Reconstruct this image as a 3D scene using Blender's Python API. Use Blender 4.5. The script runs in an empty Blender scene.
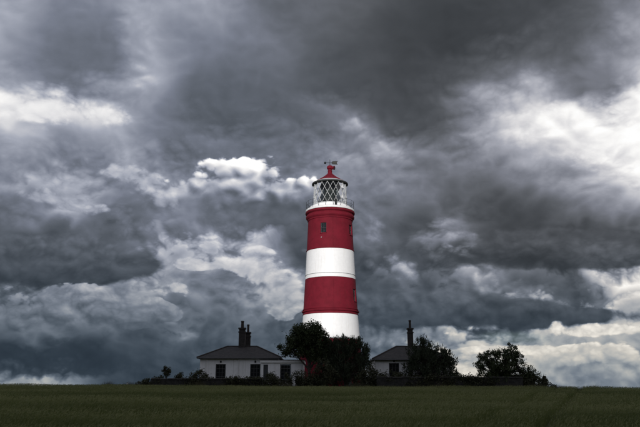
import bpy, bmesh, math, random
import numpy as np
from mathutils import Vector, Matrix
R = math.radians
scene = bpy.context.scene
COL = scene.collection

# ------------------------------------------------------------------ camera
PITCH = 14.07
FOCAL = 700.0 / 640.0 * 36.0
EYE = 1.65
cam_d = bpy.data.cameras.new('camera')
cam_d.sensor_width = 36.0
cam_d.lens = FOCAL
cam_d.clip_start = 0.1
cam_d.clip_end = 20000
cam = bpy.data.objects.new('camera', cam_d)
COL.objects.link(cam)
cam.location = (0, 0, EYE)
cam.rotation_euler = (R(90 + PITCH), 0, 0)
scene.camera = cam

# ------------------------------------------------------------------ render look
scene.render.engine = 'CYCLES'
scene.view_settings.view_transform = 'Standard'
scene.view_settings.look = 'None'
scene.view_settings.exposure = 0.0
scene.view_settings.gamma = 1.0
scene.cycles.max_bounces = 5
scene.cycles.diffuse_bounces = 3
scene.cycles.use_denoising = True

# ------------------------------------------------------------------ sun
SUN_EL, SUN_AZ = 11.0, 187.0          # low sun behind the viewer, breaking under the clouds
sun_d = bpy.data.lights.new('sun', 'SUN')
sun_d.energy = 3.6
sun_d.angle = R(0.5)
sun_d.color = (1.0, 0.975, 0.945)
sun = bpy.data.objects.new('sun', sun_d)
COL.objects.link(sun)
to_sun = Vector((math.sin(R(SUN_AZ)) * math.cos(R(SUN_EL)), math.cos(R(SUN_AZ)) * math.cos(R(SUN_EL)), math.sin(R(SUN_EL))))
sun.rotation_euler = to_sun.to_track_quat('Z', 'Y').to_euler()
sun.location = to_sun * 300

# ------------------------------------------------------------------ node expression helper
class G:
    def __init__(s, tree):
        s.t = tree
    def node(s, typ, **kw):
        n = s.t.nodes.new(typ)
        for k, v in kw.items():
            setattr(n, k, v)
        return n
    def put(s, sock, v):
        if isinstance(v, bpy.types.NodeSocket):
            s.t.links.new(v, sock)
        else:
            sock.default_value = v
    def m(s, op, a, b=0.0, c=0.0, clamp=False):
        n = s.node('ShaderNodeMath', operation=op, use_clamp=clamp)
        s.put(n.inputs[0], a); s.put(n.inputs[1], b); s.put(n.inputs[2], c)
        return n.outputs[0]
    def add(s, a, b): return s.m('ADD', a, b)
    def sub(s, a, b): return s.m('SUBTRACT', a, b)
    def mul(s, a, b): return s.m('MULTIPLY', a, b)
    def mad(s, a, b, c): return s.m('MULTIPLY_ADD', a, b, c)
    def v(s, op, a, b=(0, 0, 0), c=(0, 0, 0)):
        n = s.node('ShaderNodeVectorMath', operation=op)
        s.put(n.inputs[0], a); s.put(n.inputs[1], b); s.put(n.inputs[2], c)
        return n.outputs['Value'] if op in ('DOT_PRODUCT', 'LENGTH') else n.outputs[0]
    def xyz(s, x, y, z):
        n = s.node('ShaderNodeCombineXYZ')
        for i, q in enumerate((x, y, z)):
            s.put(n.inputs[i], q)
        return n.outputs[0]
    def step(s, x, a, b, lo=0.0, hi=1.0, smooth=True):
        n = s.node('ShaderNodeMapRange', interpolation_type='SMOOTHSTEP' if smooth else 'LINEAR')
        s.put(n.inputs['Value'], x)
        s.put(n.inputs['From Min'], a); s.put(n.inputs['From Max'], b)
        s.put(n.inputs['To Min'], lo); s.put(n.inputs['To Max'], hi)
        return n.outputs[0]
    def mixf(s, f, a, b):
        n = s.node('ShaderNodeMix', data_type='FLOAT')
        s.put(n.inputs[0], f); s.put(n.inputs[2], a); s.put(n.inputs[3], b)
        return n.outputs[0]
    def mixc(s, f, a, b, blend='MIX'):
        n = s.node('ShaderNodeMix', data_type='RGBA', blend_type=blend)
        s.put(n.inputs[0], f); s.put(n.inputs[6], a); s.put(n.inputs[7], b)
        return n.outputs[2]
    def noise(s, vec, scale, detail=4.0, rough=0.5, lac=2.0, dist=0.0, color=False, kind='FBM'):
        n = s.node('ShaderNodeTexNoise', noise_dimensions='3D', noise_type=kind)
        s.put(n.inputs['Vector'], vec)
        n.inputs['Scale'].default_value = scale
        n.inputs['Detail'].default_value = detail
        n.inputs['Roughness'].default_value = rough
        n.inputs['Lacunarity'].default_value = lac
        n.inputs['Distortion'].default_value = dist
        return n.outputs['Color' if color else 'Fac']
    def ramp(s, fac, stops, interp='LINEAR'):
        n = s.node('ShaderNodeValToRGB')
        cr = n.color_ramp
        cr.interpolation = interp
        while len(cr.elements) < len(stops):
            cr.elements.new(0.5)
        for e, (p, c) in zip(cr.elements, stops):
            e.position = p
            e.color = (c, c, c, 1) if not hasattr(c, '__len__') else (*c, 1)
        s.put(n.inputs[0], fac)
        return n.outputs[0]

# ------------------------------------------------------------------ sky: a storm deck with bright breaks
# Cloud brightness by bearing and height above the field, noted along bands of the sky
# (first number: band; pairs: bearing position, brightness 0-255).
SKY_BANDS = {
 -40: [(0,135),(80,130),(160,140),(240,120),(320,105),(400,85),(480,80),(560,85),(640,115)],
   0: [(0,155),(25,185),(45,135),(80,134),(120,138),(160,146),(200,148),(235,138),(252,106),(280,100),(320,112),(360,95),(400,84),(440,72),(480,74),(520,75),(560,80),(600,96),(640,122)],
  30: [(0,150),(40,118),(80,114),(120,120),(145,155),(160,142),(200,134),(240,134),(268,122),(284,95),(320,92),(360,90),(400,75),(440,70),(480,72),(520,78),(560,85),(600,100),(640,148)],
  60: [(0,140),(40,110),(80,100),(120,112),(142,178),(160,150),(190,112),(240,112),(280,113),(300,98),(320,86),(360,84),(400,75),(440,74),(480,74),(520,80),(560,92),(600,130),(640,165)],
  90: [(0,172),(30,135),(60,108),(90,118),(120,112),(150,160),(162,165),(180,115),(200,95),(240,98),(280,98),(320,90),(360,82),(400,80),(440,78),(460,95),(490,135),(530,165),(560,130),(580,108),(600,104),(620,150),(640,205)],
 110: [(0,228),(40,220),(75,200),(110,222),(135,150),(160,126),(200,92),(240,96),(280,92),(320,112),(345,118),(380,86),(400,80),(440,86),(480,150),(520,196),(550,216),(572,224),(588,140),(602,122),(618,170),(640,245)],
 130: [(0,175),(30,160),(60,148),(90,160),(120,170),(140,130),(160,110),(200,112),(225,88),(260,100),(290,104),(310,88),(335,118),(358,145),(380,96),(420,82),(460,96),(480,150),(520,196),(550,225),(580,224),(605,240),(640,254)],
 150: [(0,140),(40,142),(80,132),(115,132),(130,168),(150,138),(170,100),(195,106),(225,120),(260,108),(300,115),(320,120),(345,120),(372,130),(390,190),(405,125),(430,100),(460,108),(480,138),(520,158),(560,178),(600,200),(640,248)],
 170: [(0,134),(40,134),(80,118),(110,116),(132,150),(160,135),(200,110),(240,105),(280,110),(320,130),(345,145),(380,124),(415,134),(440,116),(480,118),(520,132),(560,148),(600,172),(640,222)],
 190: [(0,124),(35,165),(60,135),(80,135),(120,125),(160,132),(200,140),(240,125),(280,115),(320,122),(360,122),(400,124),(440,108),(480,92),(520,112),(560,132),(600,158),(640,196)],
 207: [(0,112),(40,122),(62,180),(85,205),(102,150),(120,112),(160,125),(178,165),(200,140),(216,96),(240,100),(280,92),(320,105),(360,112),(400,108),(420,112),(450,90),(480,80),(520,95),(560,108),(600,124),(640,155)],
 228: [(0,108),(40,116),(80,102),(120,92),(160,98),(200,116),(240,104),(280,84),(305,86),(355,98),(374,145),(392,84),(420,78),(450,104),(480,84),(520,72),(560,75),(600,80),(640,96)],
 245: [(0,82),(40,92),(80,92),(110,112),(140,104),(158,130),(200,95),(240,142),(258,172),(270,145),(283,150),(300,82),(340,84),(370,120),(398,74),(432,122),(452,135),(470,92),(500,70),(560,68),(600,68),(640,74)],
 262: [(0,75),(40,77),(80,80),(120,82),(142,88),(156,160),(180,160),(205,172),(228,162),(245,188),(262,190),(284,112),(300,76),(340,80),(365,82),(400,88),(440,80),(480,84),(520,74),(560,76),(590,80),(614,85),(640,150)],
 278: [(0,92),(40,76),(80,76),(102,100),(140,118),(165,128),(200,128),(225,108),(250,108),(276,172),(300,118),(340,84),(365,80),(405,120),(440,86),(468,125),(484,170),(500,92),(540,108),(580,100),(606,140),(622,215),(640,215)],
 295: [(0,105),(25,105),(45,125),(65,132),(100,135),(118,142),(160,142),(185,124),(215,108),(245,115),(272,172),(290,182),(305,150),(340,82),(365,78),(400,76),(440,80),(476,115),(492,150),(520,88),(560,80),(594,100),(614,190),(640,222)],
 315: [(0,120),(40,130),(70,128),(100,120),(122,96),(160,104),(200,90),(240,104),(262,110),(300,112),(340,84),(362,86),(400,73),(440,72),(480,75),(515,88),(530,120),(560,84),(600,92),(640,125)],
 332: [(0,86),(40,125),(74,138),(92,84),(122,100),(160,88),(182,130),(205,86),(240,94),(280,98),(340,88),(375,88),(400,86),(422,86),(440,90),(480,76),(510,72),(536,90),(552,185),(564,130),(585,190),(605,195),(640,200)],
 345: [(0,66),(40,74),(74,105),(90,66),(122,80),(145,84),(165,90),(186,140),(205,84),(240,88),(280,92),(340,92),(380,104),(430,122),(460,172),(480,180),(505,150),(520,156),(545,158),(562,128),(580,150),(600,150),(620,140),(640,118)],
 358: [(0,60),(40,60),(80,62),(120,66),(145,78),(165,76),(200,80),(240,86),(280,92),(340,96),(380,108),(430,122),(460,146),(480,158),(520,165),(545,172),(562,145),(575,135),(600,148),(614,200),(640,104)],
 372: [(0,70),(40,74),(80,66),(120,68),(160,72),(200,80),(280,90),(340,125),(400,150),(460,190),(480,178),(520,165),(545,148),(562,118),(600,114),(630,170),(640,170)],
 376: [(0,82),(40,86),(70,76),(92,68),(120,70),(160,72),(200,82),(280,92),(340,128),(400,155),(460,188),(500,170),(550,140),(564,130),(580,116),(600,118),(640,140)],
 381: [(0,142),(40,150),(70,140),(92,88),(120,72),(160,72),(200,84),(280,95),(340,130),(400,160),(460,180),(500,165),(550,135),(564,150),(580,120),(600,124),(640,124)],
}
_ys = sorted(SKY_BANDS)
def _row(y, x):
    p = SKY_BANDS[y]
    return float(np.interp(x, [a for a, _ in p], [b for _, b in p])) / 255.0
def sky_note(x, y):
    y = min(max(y, _ys[0]), _ys[-1]); x = min(max(x, 0), 640)
    for a, b in zip(_ys[:-1], _ys[1:]):
        if a <= y <= b:
            t = (y - a) / (b - a)
            return _row(a, x) * (1 - t) + _row(b, x) * t
cp, sp = math.cos(R(PITCH)), math.sin(R(PITCH))
def chart_to_dir(x, y):                # position noted on the sky chart -> bearing, elevation
    a, b = (x - 320) / 700.0, (213.5 - y) / 700.0
    d = Vector((a, cp - b * sp, sp + b * cp)).normalized()
    return math.atan2(d.x, d.y), math.asin(d.z)
def dir_to_chart(az, el):
    d = Vector((math.sin(az) * math.cos(el), math.cos(az) * math.cos(el), math.sin(el)))
    w = d.y * cp + d.z * sp
    return 320 + 700 * d.x / w, 213.5 - 700 * (d.z * cp - d.y * sp) / w

world = bpy.data.worlds.new('World')
scene.world = world
world.use_nodes = True
world.cycles.sampling_method = 'MANUAL'
world.cycles.sample_map_resolution = 512
wt = world.node_tree
wt.nodes.clear()
g = G(wt)
def build_sky():
    d = g.node('ShaderNodeTexCoord').outputs['Generated']
    sep = g.node('ShaderNodeSeparateXYZ'); g.put(sep.inputs[0], d)
    az = g.m('ARCTAN2', sep.outputs[0], sep.outputs[1])
    el = g.m('ARCSINE', sep.outputs[2])
    q = g.v('MULTIPLY', d, (1.0, 1.0, 1.45))
    # turbulent displacement of the cloud map: slow swirl plus cauliflower billows
    w1 = g.v('SUBTRACT', g.noise(q, 6.0, 7.0, 0.52, color=True), (.5, .5, .5))
    low = g.step(el, R(5), R(26), 1.0, 0.0)                  # more broken cloud low down
    qs = g.v('MULTIPLY_ADD', w1, (.05, .05, .05), q)
    OCT = ((10.0, .42), (21.0, .27), (43.0, .17), (90.0, .085), (190.0, .035))
    def billow(p, octs, tot=None):
        for sc_, a_ in octs:
            n = g.noise(g.v('ADD', p, (sc_ * .37, sc_ * .11, sc_ * .23)), sc_, 0.0)
            n = g.m('ABSOLUTE', g.mad(n, 2.0, -1.0))
            n = g.m('SQRT', g.mad(n, n, 0.004))
            tot = g.mul(n, a_) if tot is None else g.mad(n, a_, tot)
        return tot
    BL = billow(qs, OCT[:3])
    B1 = billow(qs, OCT[3:], BL)
    B2 = billow(g.v('ADD', qs, (0.005, 0.0, 0.012)), OCT[:3])
    wa = g.v('MULTIPLY', w1, (0.075, 0.065, 0.0))
    sw = g.node('ShaderNodeSeparateXYZ'); g.put(sw.inputs[0], wa)
    wf = g.step(el, R(0.3), R(6), 0.35, 1.0)
    bb = g.mul(g.sub(B1, 0.17), 5.0)
    bs = g.mul(bb, g.mad(low, .65, .35))
    u = g.mad(g.mad(bs, 0.022, sw.outputs[0]), wf, az)
    vv = g.mad(g.mad(bs, -0.034, sw.outputs[1]), wf, el)
    # the noted bands
    AZ0, AZ1 = R(-27), R(27)
    fac = g.step(u, AZ0, AZ1, smooth=False)
    els = [R(e) for e in (0.25, 0.6, 1.05, 1.7, 2.6, 3.5, 4.5, 5.7, 7.2, 8.7, 10.0, 11.4, 13.0, 14.6, 16.2, 17.8, 19.4, 21.0, 22.6, 24.4, 27.0, 30.0, 33.5)]
    acc = None
    for i, e in enumerate(els):
        st = []
        for k in range(31):
            a = AZ0 + (AZ1 - AZ0) * k / 30
            x, y = dir_to_chart(a, e)
            st.append((k / 30, sky_note(x, y)))
        row = g.ramp(fac, st, 'CARDINAL' if False else 'LINEAR')
        acc = row if acc is None else g.mixf(g.step(vv, els[i - 1], e, smooth=False), acc, row)
    # beyond the noted part a broken deck goes on, brightened to add fill light
    big = g.noise(q, 3.2, 5.0, 0.55)
    gen = g.mad(g.step(big, .36, .7), 0.44, 0.42)
    inside = g.mul(g.step(g.m('ABSOLUTE', az), R(25), R(40), 1, 0), g.step(el, R(29), R(42), 1, 0))
    val = g.mixf(inside, gen, g.mad(acc, 1.2, -0.082))
    # relief from a height field lit from above
    rel = g.sub(BL, B2)
    crisp = g.sub(B1, BL)
    f1 = g.noise(qs, 22.0, 6.0, 0.55)
    mid = g.mul(low, g.step(el, R(0.3), R(6), 0.6, 1.0))
    fine = g.mad(rel, g.mad(mid, .62, 0.2), g.mul(g.sub(f1, .5), g.mad(mid, 0.10, 0.09)))
    fine = g.mad(g.sub(crisp, 0.02), g.mad(mid, .95, 0.2), fine)
    # separate clouds in front of the deck
    uo = g.mad(sw.outputs[0], 0.45, az)
    vo = g.mad(sw.outputs[1], 0.45, el)
    P = g.xyz(uo, vo, 0.0)
    def blobs(lst):
        tot = None
        for cx, cy, rx, ry in lst:
            ca, ce = chart_to_dir(cx, cy)
            sx, sy = 700.0 / rx * math.cos(ce), 700.0 / ry
            w = g.v('MULTIPLY_ADD', P, (sx, sy, 0.0), (-ca * sx, -ce * sy, 0.0))
            e = g.m('POWER', 0.3679, g.v('DOT_PRODUCT', w, w))
            tot = e if tot is None else g.add(tot, e)
        return tot
    def elev(y):
        return chart_to_dir(320, y)[1]
    edge_b = bb
    edge_f = g.mul(g.sub(f1, 0.5), 4.0)
    def cloud(under, lst, lum, kb=0.9, kf=0.7, t=0.35, soft=0.16, fade=None, opacity=1.0, thick=0.0):
        bl = blobs(lst)
        F = g.mad(g.mad(edge_f, kf, g.mul(edge_b, kb)), g.step(bl, 0.06, 0.5), bl)
        mk = g.mul(g.step(F, t, t + soft), opacity)
        if fade:                                           # melts into the deck towards one side
            mk = g.mul(mk, g.step(vo, elev(fade[0]), elev(fade[1])))
        if thick:
            lum = g.mad(g.step(F, t, t + 0.7), thick, lum)
        return g.mixf(mk, under, lum)
    def grad(y0, l0, y1, l1):
        return g.step(vo, elev(y0), elev(y1), l0 / 255, l1 / 255, smooth=False)
    # dark shelf on the left, ragged lower edge
    val = cloud(val, [(20, 262, 75, 26), (80, 262, 55, 24), (125, 260, 30, 13)], grad(285, 70, 235, 108), kb=-.12, kf=.22, t=.42, soft=.3, fade=(205, 245))
    # cumulus bank below it
    val = cloud(val, [(5, 318, 30, 24), (58, 318, 34, 24), (105, 308, 34, 20), (140, 312, 34, 14), (75, 338, 15, 13)], grad(350, 74, 298, 138), kb=.75, kf=.3, t=.48, soft=.15, fade=(348, 322))
    # bright cumulus heads left of the tower
    val = cloud(val, [(232, 194, 56, 34), (250, 176, 20, 22), (300, 198, 34, 20), (176, 206, 36, 22)], g.mad(rel, 1.6, grad(198, 140, 162, 236)), kb=1.05, kf=.55, t=.74, soft=.42, fade=(216, 180))
    val = cloud(val, [(120, 172, 30, 14), (150, 186, 30, 14), (40, 196, 24, 8), (82, 207, 26, 9), (172, 207, 20, 7)], grad(216, 170, 160, 200), kb=.6, kf=.4, t=.75, soft=.5, opacity=.7)
    # lit billows low behind the cottage side of the tower
    val = cloud(val, [(200, 262, 30, 7), (250, 258, 26, 14), (285, 300, 22, 18), (268, 275, 24, 12), (180, 288, 30, 8)], grad(300, 160, 250, 200), kb=.85, kf=.6, t=.66, soft=.35, opacity=.75)
    # small bright breaks
    val = cloud(val, [(388, 150, 22, 14), (374, 235, 14, 18), (448, 240, 26, 12), (485, 287, 13, 18), (145, 62, 20, 30), (355, 128, 22, 12), (410, 275, 22, 12)], g.mad(rel, 1.2, 0.62), kb=.8, kf=1.1, t=.5, soft=1.6, opacity=.5)
    # broad break towards the hidden sun and a thinner one on the left
    val = cloud(val, [(560, 126, 50, 22), (612, 142, 56, 30), (640, 108, 22, 26)], g.mad(rel, .2, .94), kb=.2, kf=.5, t=.28, soft=1.1, opacity=.7)
    val = cloud(val, [(20, 108, 50, 13), (70, 112, 34, 9), (112, 115, 20, 10)], 0.89, kb=.6, kf=.8, t=.38, soft=1.0, opacity=.85)
    # long dark shelf on the right with a level base
    val = cloud(val, [(410, 308, 65, 20), (480, 310, 60, 20), (530, 314, 36, 15), (590, 318, 40, 9), (380, 296, 40, 28)], grad(334, 66, 290, 96), kb=-.12, kf=.22, t=.45, soft=.3, fade=(275, 305))
    # heavy dark deck above it
    val = cloud(val, [(520, 248, 85, 22), (590, 250, 55, 17), (620, 252, 45, 13)], grad(268, 70, 225, 84), kb=-.12, kf=.22, t=.45, soft=.35, fade=(205, 240), opacity=.9)
    # cream streaks and small cumulus over the sea
    val = cloud(val, [(470, 352, 50, 5), (520, 350, 45, 5), (590, 331, 24, 6), (632, 331, 20, 6), (552, 326, 9, 9), (446, 336, 14, 4)], grad(360, 200, 325, 218), kb=.45, kf=.6, t=.65, soft=.4, opacity=.8)
    val = cloud(val, [(565, 354, 24, 8), (600, 353, 26, 9), (625, 362, 18, 12), (545, 361, 16, 6), (565, 383, 8, 6)], grad(370, 150, 346, 222), kb=.6, kf=.3, t=.6, soft=.3, opacity=.85, fade=(374, 358))
    val = g.mad(fine, g.step(val, .22, .6, .25, 1.25), val)
    # colour: slate to white, cooler low down, cream where thin cloud is lit near the horizon
    gb = blobs([(508, 339, 36, 7)])
    gap = g.step(g.mul(gb, g.mad(bb, .5, 1.0)), .2, .8)
    return val, el, az, gap
val, el, az, gap = build_sky()
neut = g.ramp(val, [(0.0, (.10,.107,.112)), (0.24, (.236,.243,.252)), (0.36, (.355,.362,.378)), (0.5, (.485,.492,.525)), (0.66, (.65,.655,.69)), (0.82, (.84,.835,.845)), (0.96, (.98,.975,.97)), (1.0, (1,1,1))])
cool = g.ramp(val, [(0.0, (.095,.11,.125)), (0.24, (.222,.243,.268)), (0.36, (.340,.362,.395)), (0.5, (.470,.492,.548)), (0.66, (.64,.658,.71)), (0.82, (.835,.835,.85)), (0.96, (.98,.975,.97)), (1.0, (1,1,1))])
warm = g.ramp(val, [(0.0, (.085,.11,.14)), (0.24, (.20,.24,.28)), (0.36, (.318,.36,.405)), (0.5, (.460,.498,.54)), (0.62, (.615,.635,.645)), (0.76, (.78,.765,.73)), (0.9, (.95,.925,.875)), (1.0, (1,.98,.95))])
high = g.mixc(g.step(g.mad(az, 1.0, g.mul(el, .6)), R(4), R(24), 0.0, 0.7), cool, neut)
rgbramp = g.mixc(g.step(el, R(1.0), R(13.0), 0.95, 0.0), high, warm)
lin = g.node('ShaderNodeGamma'); g.put(lin.inputs[0], rgbramp); lin.inputs[1].default_value = 2.2
nish = g.node('ShaderNodeTexSky', sky_type='NISHITA')
nish.sun_disc = False
nish.sun_elevation = R(SUN_EL)
nish.sun_rotation = R(SUN_AZ)
nish_c = g.mixc(1.0, nish.outputs[0], (0.088, 0.1, 0.118, 1), 'MULTIPLY')
sky_c = g.mixc(g.mul(gap, .1), lin.outputs[0], nish_c)
bg = g.node('ShaderNodeBackground')
g.put(bg.inputs[0], sky_c)
bg.inputs[1].default_value = 1.0
out = g.node('ShaderNodeOutputWorld')
g.t.links.new(bg.outputs[0], out.inputs[0])

# ------------------------------------------------------------------ materials
def mat(name, col, rough=0.8, var=0.25, scale=6.0, bump=0.0, bscale=40.0, metal=0.0, coord='Object', fn=None, spec=0.5):
    m = bpy.data.materials.new(name)
    m.use_nodes = True
    t = m.node_tree
    k = G(t)
    p = t.nodes['Principled BSDF']
    p.inputs['Roughness'].default_value = rough
    p.inputs['Metallic'].default_value = metal
    p.inputs['Specular IOR Level'].default_value = spec
    co = k.node('ShaderNodeTexCoord').outputs[coord]
    n = k.noise(co, scale, 6.0, 0.62)
    f = k.step(n, 0.3, 0.7)
    dark = tuple(c * (1 - var) for c in col) + (1,)
    lite = tuple(min(1, c * (1 + var)) for c in col) + (1,)
    c = k.mixc(f, dark, lite)
    if fn:
        c = fn(k, co, c)
    k.put(p.inputs['Base Color'], c)
    if bump:
        bn = k.node('ShaderNodeBump')
        bn.inputs['Strength'].default_value = bump
        bn.inputs['Distance'].default_value = 0.02
        k.put(bn.inputs['Height'], k.noise(co, bscale, 5.0, 0.6))
        k.t.links.new(bn.outputs[0], p.inputs['Normal'])
    return m

def streaks(dirt, amount):
    """weather streaks running down a painted wall, with scattered scuffs"""
    def fn(k, co, c):
        n = k.noise(k.v('MULTIPLY', co, (3.2, 3.2, 0.16)), 1.6, 5.0, 0.6)
        s_ = k.mul(k.step(n, 0.5, 0.8), amount)
        n2 = k.noise(co, 2.3, 8.0, 0.7)
        s2 = k.mul(k.step(n2, 0.6, 0.75), amount * .5)
        return k.mixc(k.m('MAXIMUM', s_, s2), c, (*dirt, 1))
    return fn
def bricks(mortar, scale):
    def fn(k, co, c):
        b = k.node('ShaderNodeTexBrick')
        b.inputs['Scale'].default_value = scale
        b.inputs['Mortar Size'].default_value = 0.012
        sp_ = k.node('ShaderNodeSeparateXYZ'); k.put(sp_.inputs[0], co)
        k.put(b.inputs['Vector'], k.xyz(k.add(sp_.outputs[0], sp_.outputs[1]), sp_.outputs[2], 0.0))
        return k.mixc(b.outputs['Fac'], c, (*mortar, 1))
    return fn
def slates(k, co, c):
    b = k.node('ShaderNodeTexBrick')
    b.inputs['Scale'].default_value = 2.6
    b.inputs['Mortar Size'].default_value = 0.02
    b.inputs['Color1'].default_value = (.6, .6, .6, 1); b.inputs['Color2'].default_value = (1.25, 1.2, 1.15, 1)
    b.inputs['Mortar'].default_value = (.35, .35, .35, 1)
    sp_ = k.node('ShaderNodeSeparateXYZ'); k.put(sp_.inputs[0], co)
    k.put(b.inputs['Vector'], k.xyz(sp_.outputs[0], k.mul(sp_.outputs[2], 1.6), 0.0))
    return k.mixc(1.0, c, b.outputs['Color'], 'MULTIPLY')

M = dict(
    white=mat('white_tower_paint', (.78, .78, .78), .55, .03, 3, .15, 30, fn=streaks((.52, .47, .41), .34)),
    red=mat('red_tower_paint', (.140, .0085, .0185), .8, .13, 1.3, .15, 30, spec=.15, fn=streaks((.10, .015, .018), .5)),
    lattice=mat('white_lantern_paint', (.46, .47, .47), .45, .05, 8),
    lead=mat('lead_sheet', (.42, .43, .44), .6, .15, 6),
    soffit=mat('dark_soffit_paint', (.026, .028, .028), .7, .2, 6),
    iron=mat('black_iron', (.012, .013, .014), .6, .3, 12, spec=.3),
    gilt=mat('gilded_metal', (.022, .020, .012), .7, .2, 12),
    wall=mat('white_limewash', (.84, .84, .84), .9, .05, 2.0, .3, 20, fn=streaks((.48, .47, .45), .5)),
    trim=mat('white_trim_paint', (.72, .72, .71), .6, .06, 6),
    slate=mat('dark_slate', (.028, .026, .027), .8, .3, 3, .4, 18, fn=slates),
    felt=mat('roofing_felt', (.06, .06, .06), .9, .2, 5),
    brick=mat('sooty_brick', (.03, .025, .024), .9, .35, 5, .4, 30, fn=bricks((.04, .038, .036), 3.4)),
    clay=mat('clay_pot', (.03, .022, .02), .85, .3, 8),
    frame=mat('dark_window_paint', (.02, .022, .024), .5, .15, 8),
    stone=mat('dark_flint_wall', (.026, .025, .023), .95, .5, 4.5, .8, 14),
    coping=mat('coping_stone', (.045, .042, .04), .9, .3, 5, .5, 18),
    bark=mat('bark', (.05, .042, .034), .95, .35, 9, .7, 30),
    lens=mat('lens_glass', (.22, .25, .24), .15, .2, 5, spec=.8),
    brass=mat('aged_brass', (.20, .16, .07), .35, .2, 8, metal=.8),
    pipe=mat('cast_iron_pipe', (.10, .10, .105), .6, .2, 8),
    door=mat('dark_door_paint', (.035, .04, .045), .5, .2, 6),
)
def glass(name, tint, clear):
    m = bpy.data.materials.new(name)
    m.use_nodes = True
    t = m.node_tree
    t.nodes.clear()
    k = G(t)
    tr = k.node('ShaderNodeBsdfTransparent'); tr.inputs[0].default_value = (*[c * clear for c in tint], 1)
    gl = k.node('ShaderNodeBsdfGlossy'); gl.inputs['Roughness'].default_value = .04; gl.inputs[0].default_value = (.9, .9, .9, 1)
    fr = k.node('ShaderNodeFresnel'); fr.inputs[0].default_value = 1.5
    co = k.node('ShaderNodeTexCoord').outputs['Object']
    bn = k.node('ShaderNodeBump'); bn.inputs['Strength'].default_value = .05
    k.put(bn.inputs['Height'], k.noise(co, 3.0, 2.0))
    t.links.new(bn.outputs[0], gl.inputs['Normal'])
    mx = k.node('ShaderNodeMixShader')
    k.put(mx.inputs[0], fr.outputs[0]); t.links.new(tr.outputs[0], mx.inputs[1]); t.links.new(gl.outputs[0], mx.inputs[2])
    o = k.node('ShaderNodeOutputMaterial'); t.links.new(mx.outputs[0], o.inputs[0])
    return m
M['pane'] = glass('lantern_glass', (.8, .86, .85), .5)
M['winglass'] = mat('window_glass', (.012, .014, .017), .12, .3, 2, spec=.35)

def leafmat(name, c1, c2):
    m = bpy.data.materials.new(name)
    m.use_nodes = True
    t = m.node_tree
    k = G(t)
    p = t.nodes['Principled BSDF']
    p.inputs['Roughness'].default_value = .65
    p.inputs['Specular IOR Level'].default_value = .25
    geo = k.node('ShaderNodeNewGeometry')
    co = k.node('ShaderNodeTexCoord').outputs['Object']
    f = k.mad(geo.outputs['Random Per Island'], .6, k.mul(k.noise(co, 1.1, 3.0), .5))
    k.put(p.inputs['Base Color'], k.mixc(f, (*c1, 1), (*c2, 1)))
    return m
M['leaf_broad'] = leafmat('broad_leaves', (.028, .04, .016), (.055, .07, .028))
M['leaf_pine'] = leafmat('needle_foliage', (.02, .03, .017), (.042, .052, .028))
M['leaf_shrub'] = leafmat('shrub_leaves', (.03, .036, .018), (.06, .06, .03))
M['leaf_weed'] = leafmat('rough_grass_blades', (.035, .036, .016), (.07, .062, .032))
def cropmat(name, c1, c2):
    m = bpy.data.materials.new(name)
    m.use_nodes = True
    t = m.node_tree
    k = G(t)
    p = t.nodes['Principled BSDF']
    p.inputs['Roughness'].default_value = .6
    p.inputs['Specular IOR Level'].default_value = .2
    geo = k.node('ShaderNodeNewGeometry')
    co = k.node('ShaderNodeTexCoord').outputs['Object']
    patch = k.noise(k.v('MULTIPLY', co, (.05, .22, .2)), 1.0, 6.0, .65)
    f = k.mad(geo.outputs['Random Per Island'], .5, k.mad(k.step(patch, .36, .64), 1.0, -.25))
    f = k.m('MINIMUM', k.m('MAXIMUM', f, 0.0), 1.0)
    c = k.mixc(f, c1, c2)
    k.put(p.inputs['Base Color'], c)
    tr = k.node('ShaderNodeBsdfTranslucent'); k.put(tr.inputs[0], c)
    ad = k.node('ShaderNodeMixShader'); ad.inputs[0].default_value = .45
    t.links.new(p.outputs[0], ad.inputs[1]); t.links.new(tr.outputs[0], ad.inputs[2])
    t.links.new(ad.outputs[0], t.nodes['Material Output'].inputs[0])
    return m
M['crop'] = cropmat('young_barley', (.074, .098, .026, 1), (.175, .195, .068, 1))
M['ears'] = cropmat('barley_ears', (.10, .12, .04, 1), (.255, .265, .118, 1))
M['soil'] = mat('field_soil', (.045, .042, .02), .95, .4, .35, .6, 8)

# ------------------------------------------------------------------ mesh helpers
def link(o, parent=None):
    COL.objects.link(o)
    if parent is not None:
        o.parent = parent
    return o
def mesh_obj(name, bm, m, parent=None, smooth=False):
    me = bpy.data.meshes.new(name)
    bmesh.ops.recalc_face_normals(bm, faces=bm.faces)
    bm.to_mesh(me); bm.free()
    me.materials.append(m)
    if smooth:
        for p in me.polygons:
            p.use_smooth = True
        me.set_sharp_from_angle(angle=R(35))
    return link(bpy.data.objects.new(name, me), parent)
def np_obj(name, verts, faces_n, m, parent=None):
    """verts (N*k,3) laid out face by face, k corners each"""
    k = faces_n
    n = len(verts) // k
    me = bpy.data.meshes.new(name)
    me.vertices.add(n * k)
    me.vertices.foreach_set('co', np.ascontiguousarray(verts, np.float32).ravel())
    me.loops.add(n * k)
    me.loops.foreach_set('vertex_index', np.arange(n * k, dtype=np.int32))
    me.polygons.add(n)
    me.polygons.foreach_set('loop_start', np.arange(0, n * k, k, dtype=np.int32))
    me.polygons.foreach_set('loop_total', np.full(n, k, np.int32))
    me.update(calc_edges=True)
    me.materials.append(m)
    return link(bpy.data.objects.new(name, me), parent)
def thing(name, label, cat, loc, group=None):
    o = bpy.data.objects.new(name, None)
    o.empty_display_size = .3
    o.location = loc
    tag(o, label, cat, group)
    return link(o)
def tag(o, label, cat, group=None):
    o['label'] = label; o['category'] = cat
    if group:
        o['group'] = group
    return o
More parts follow.
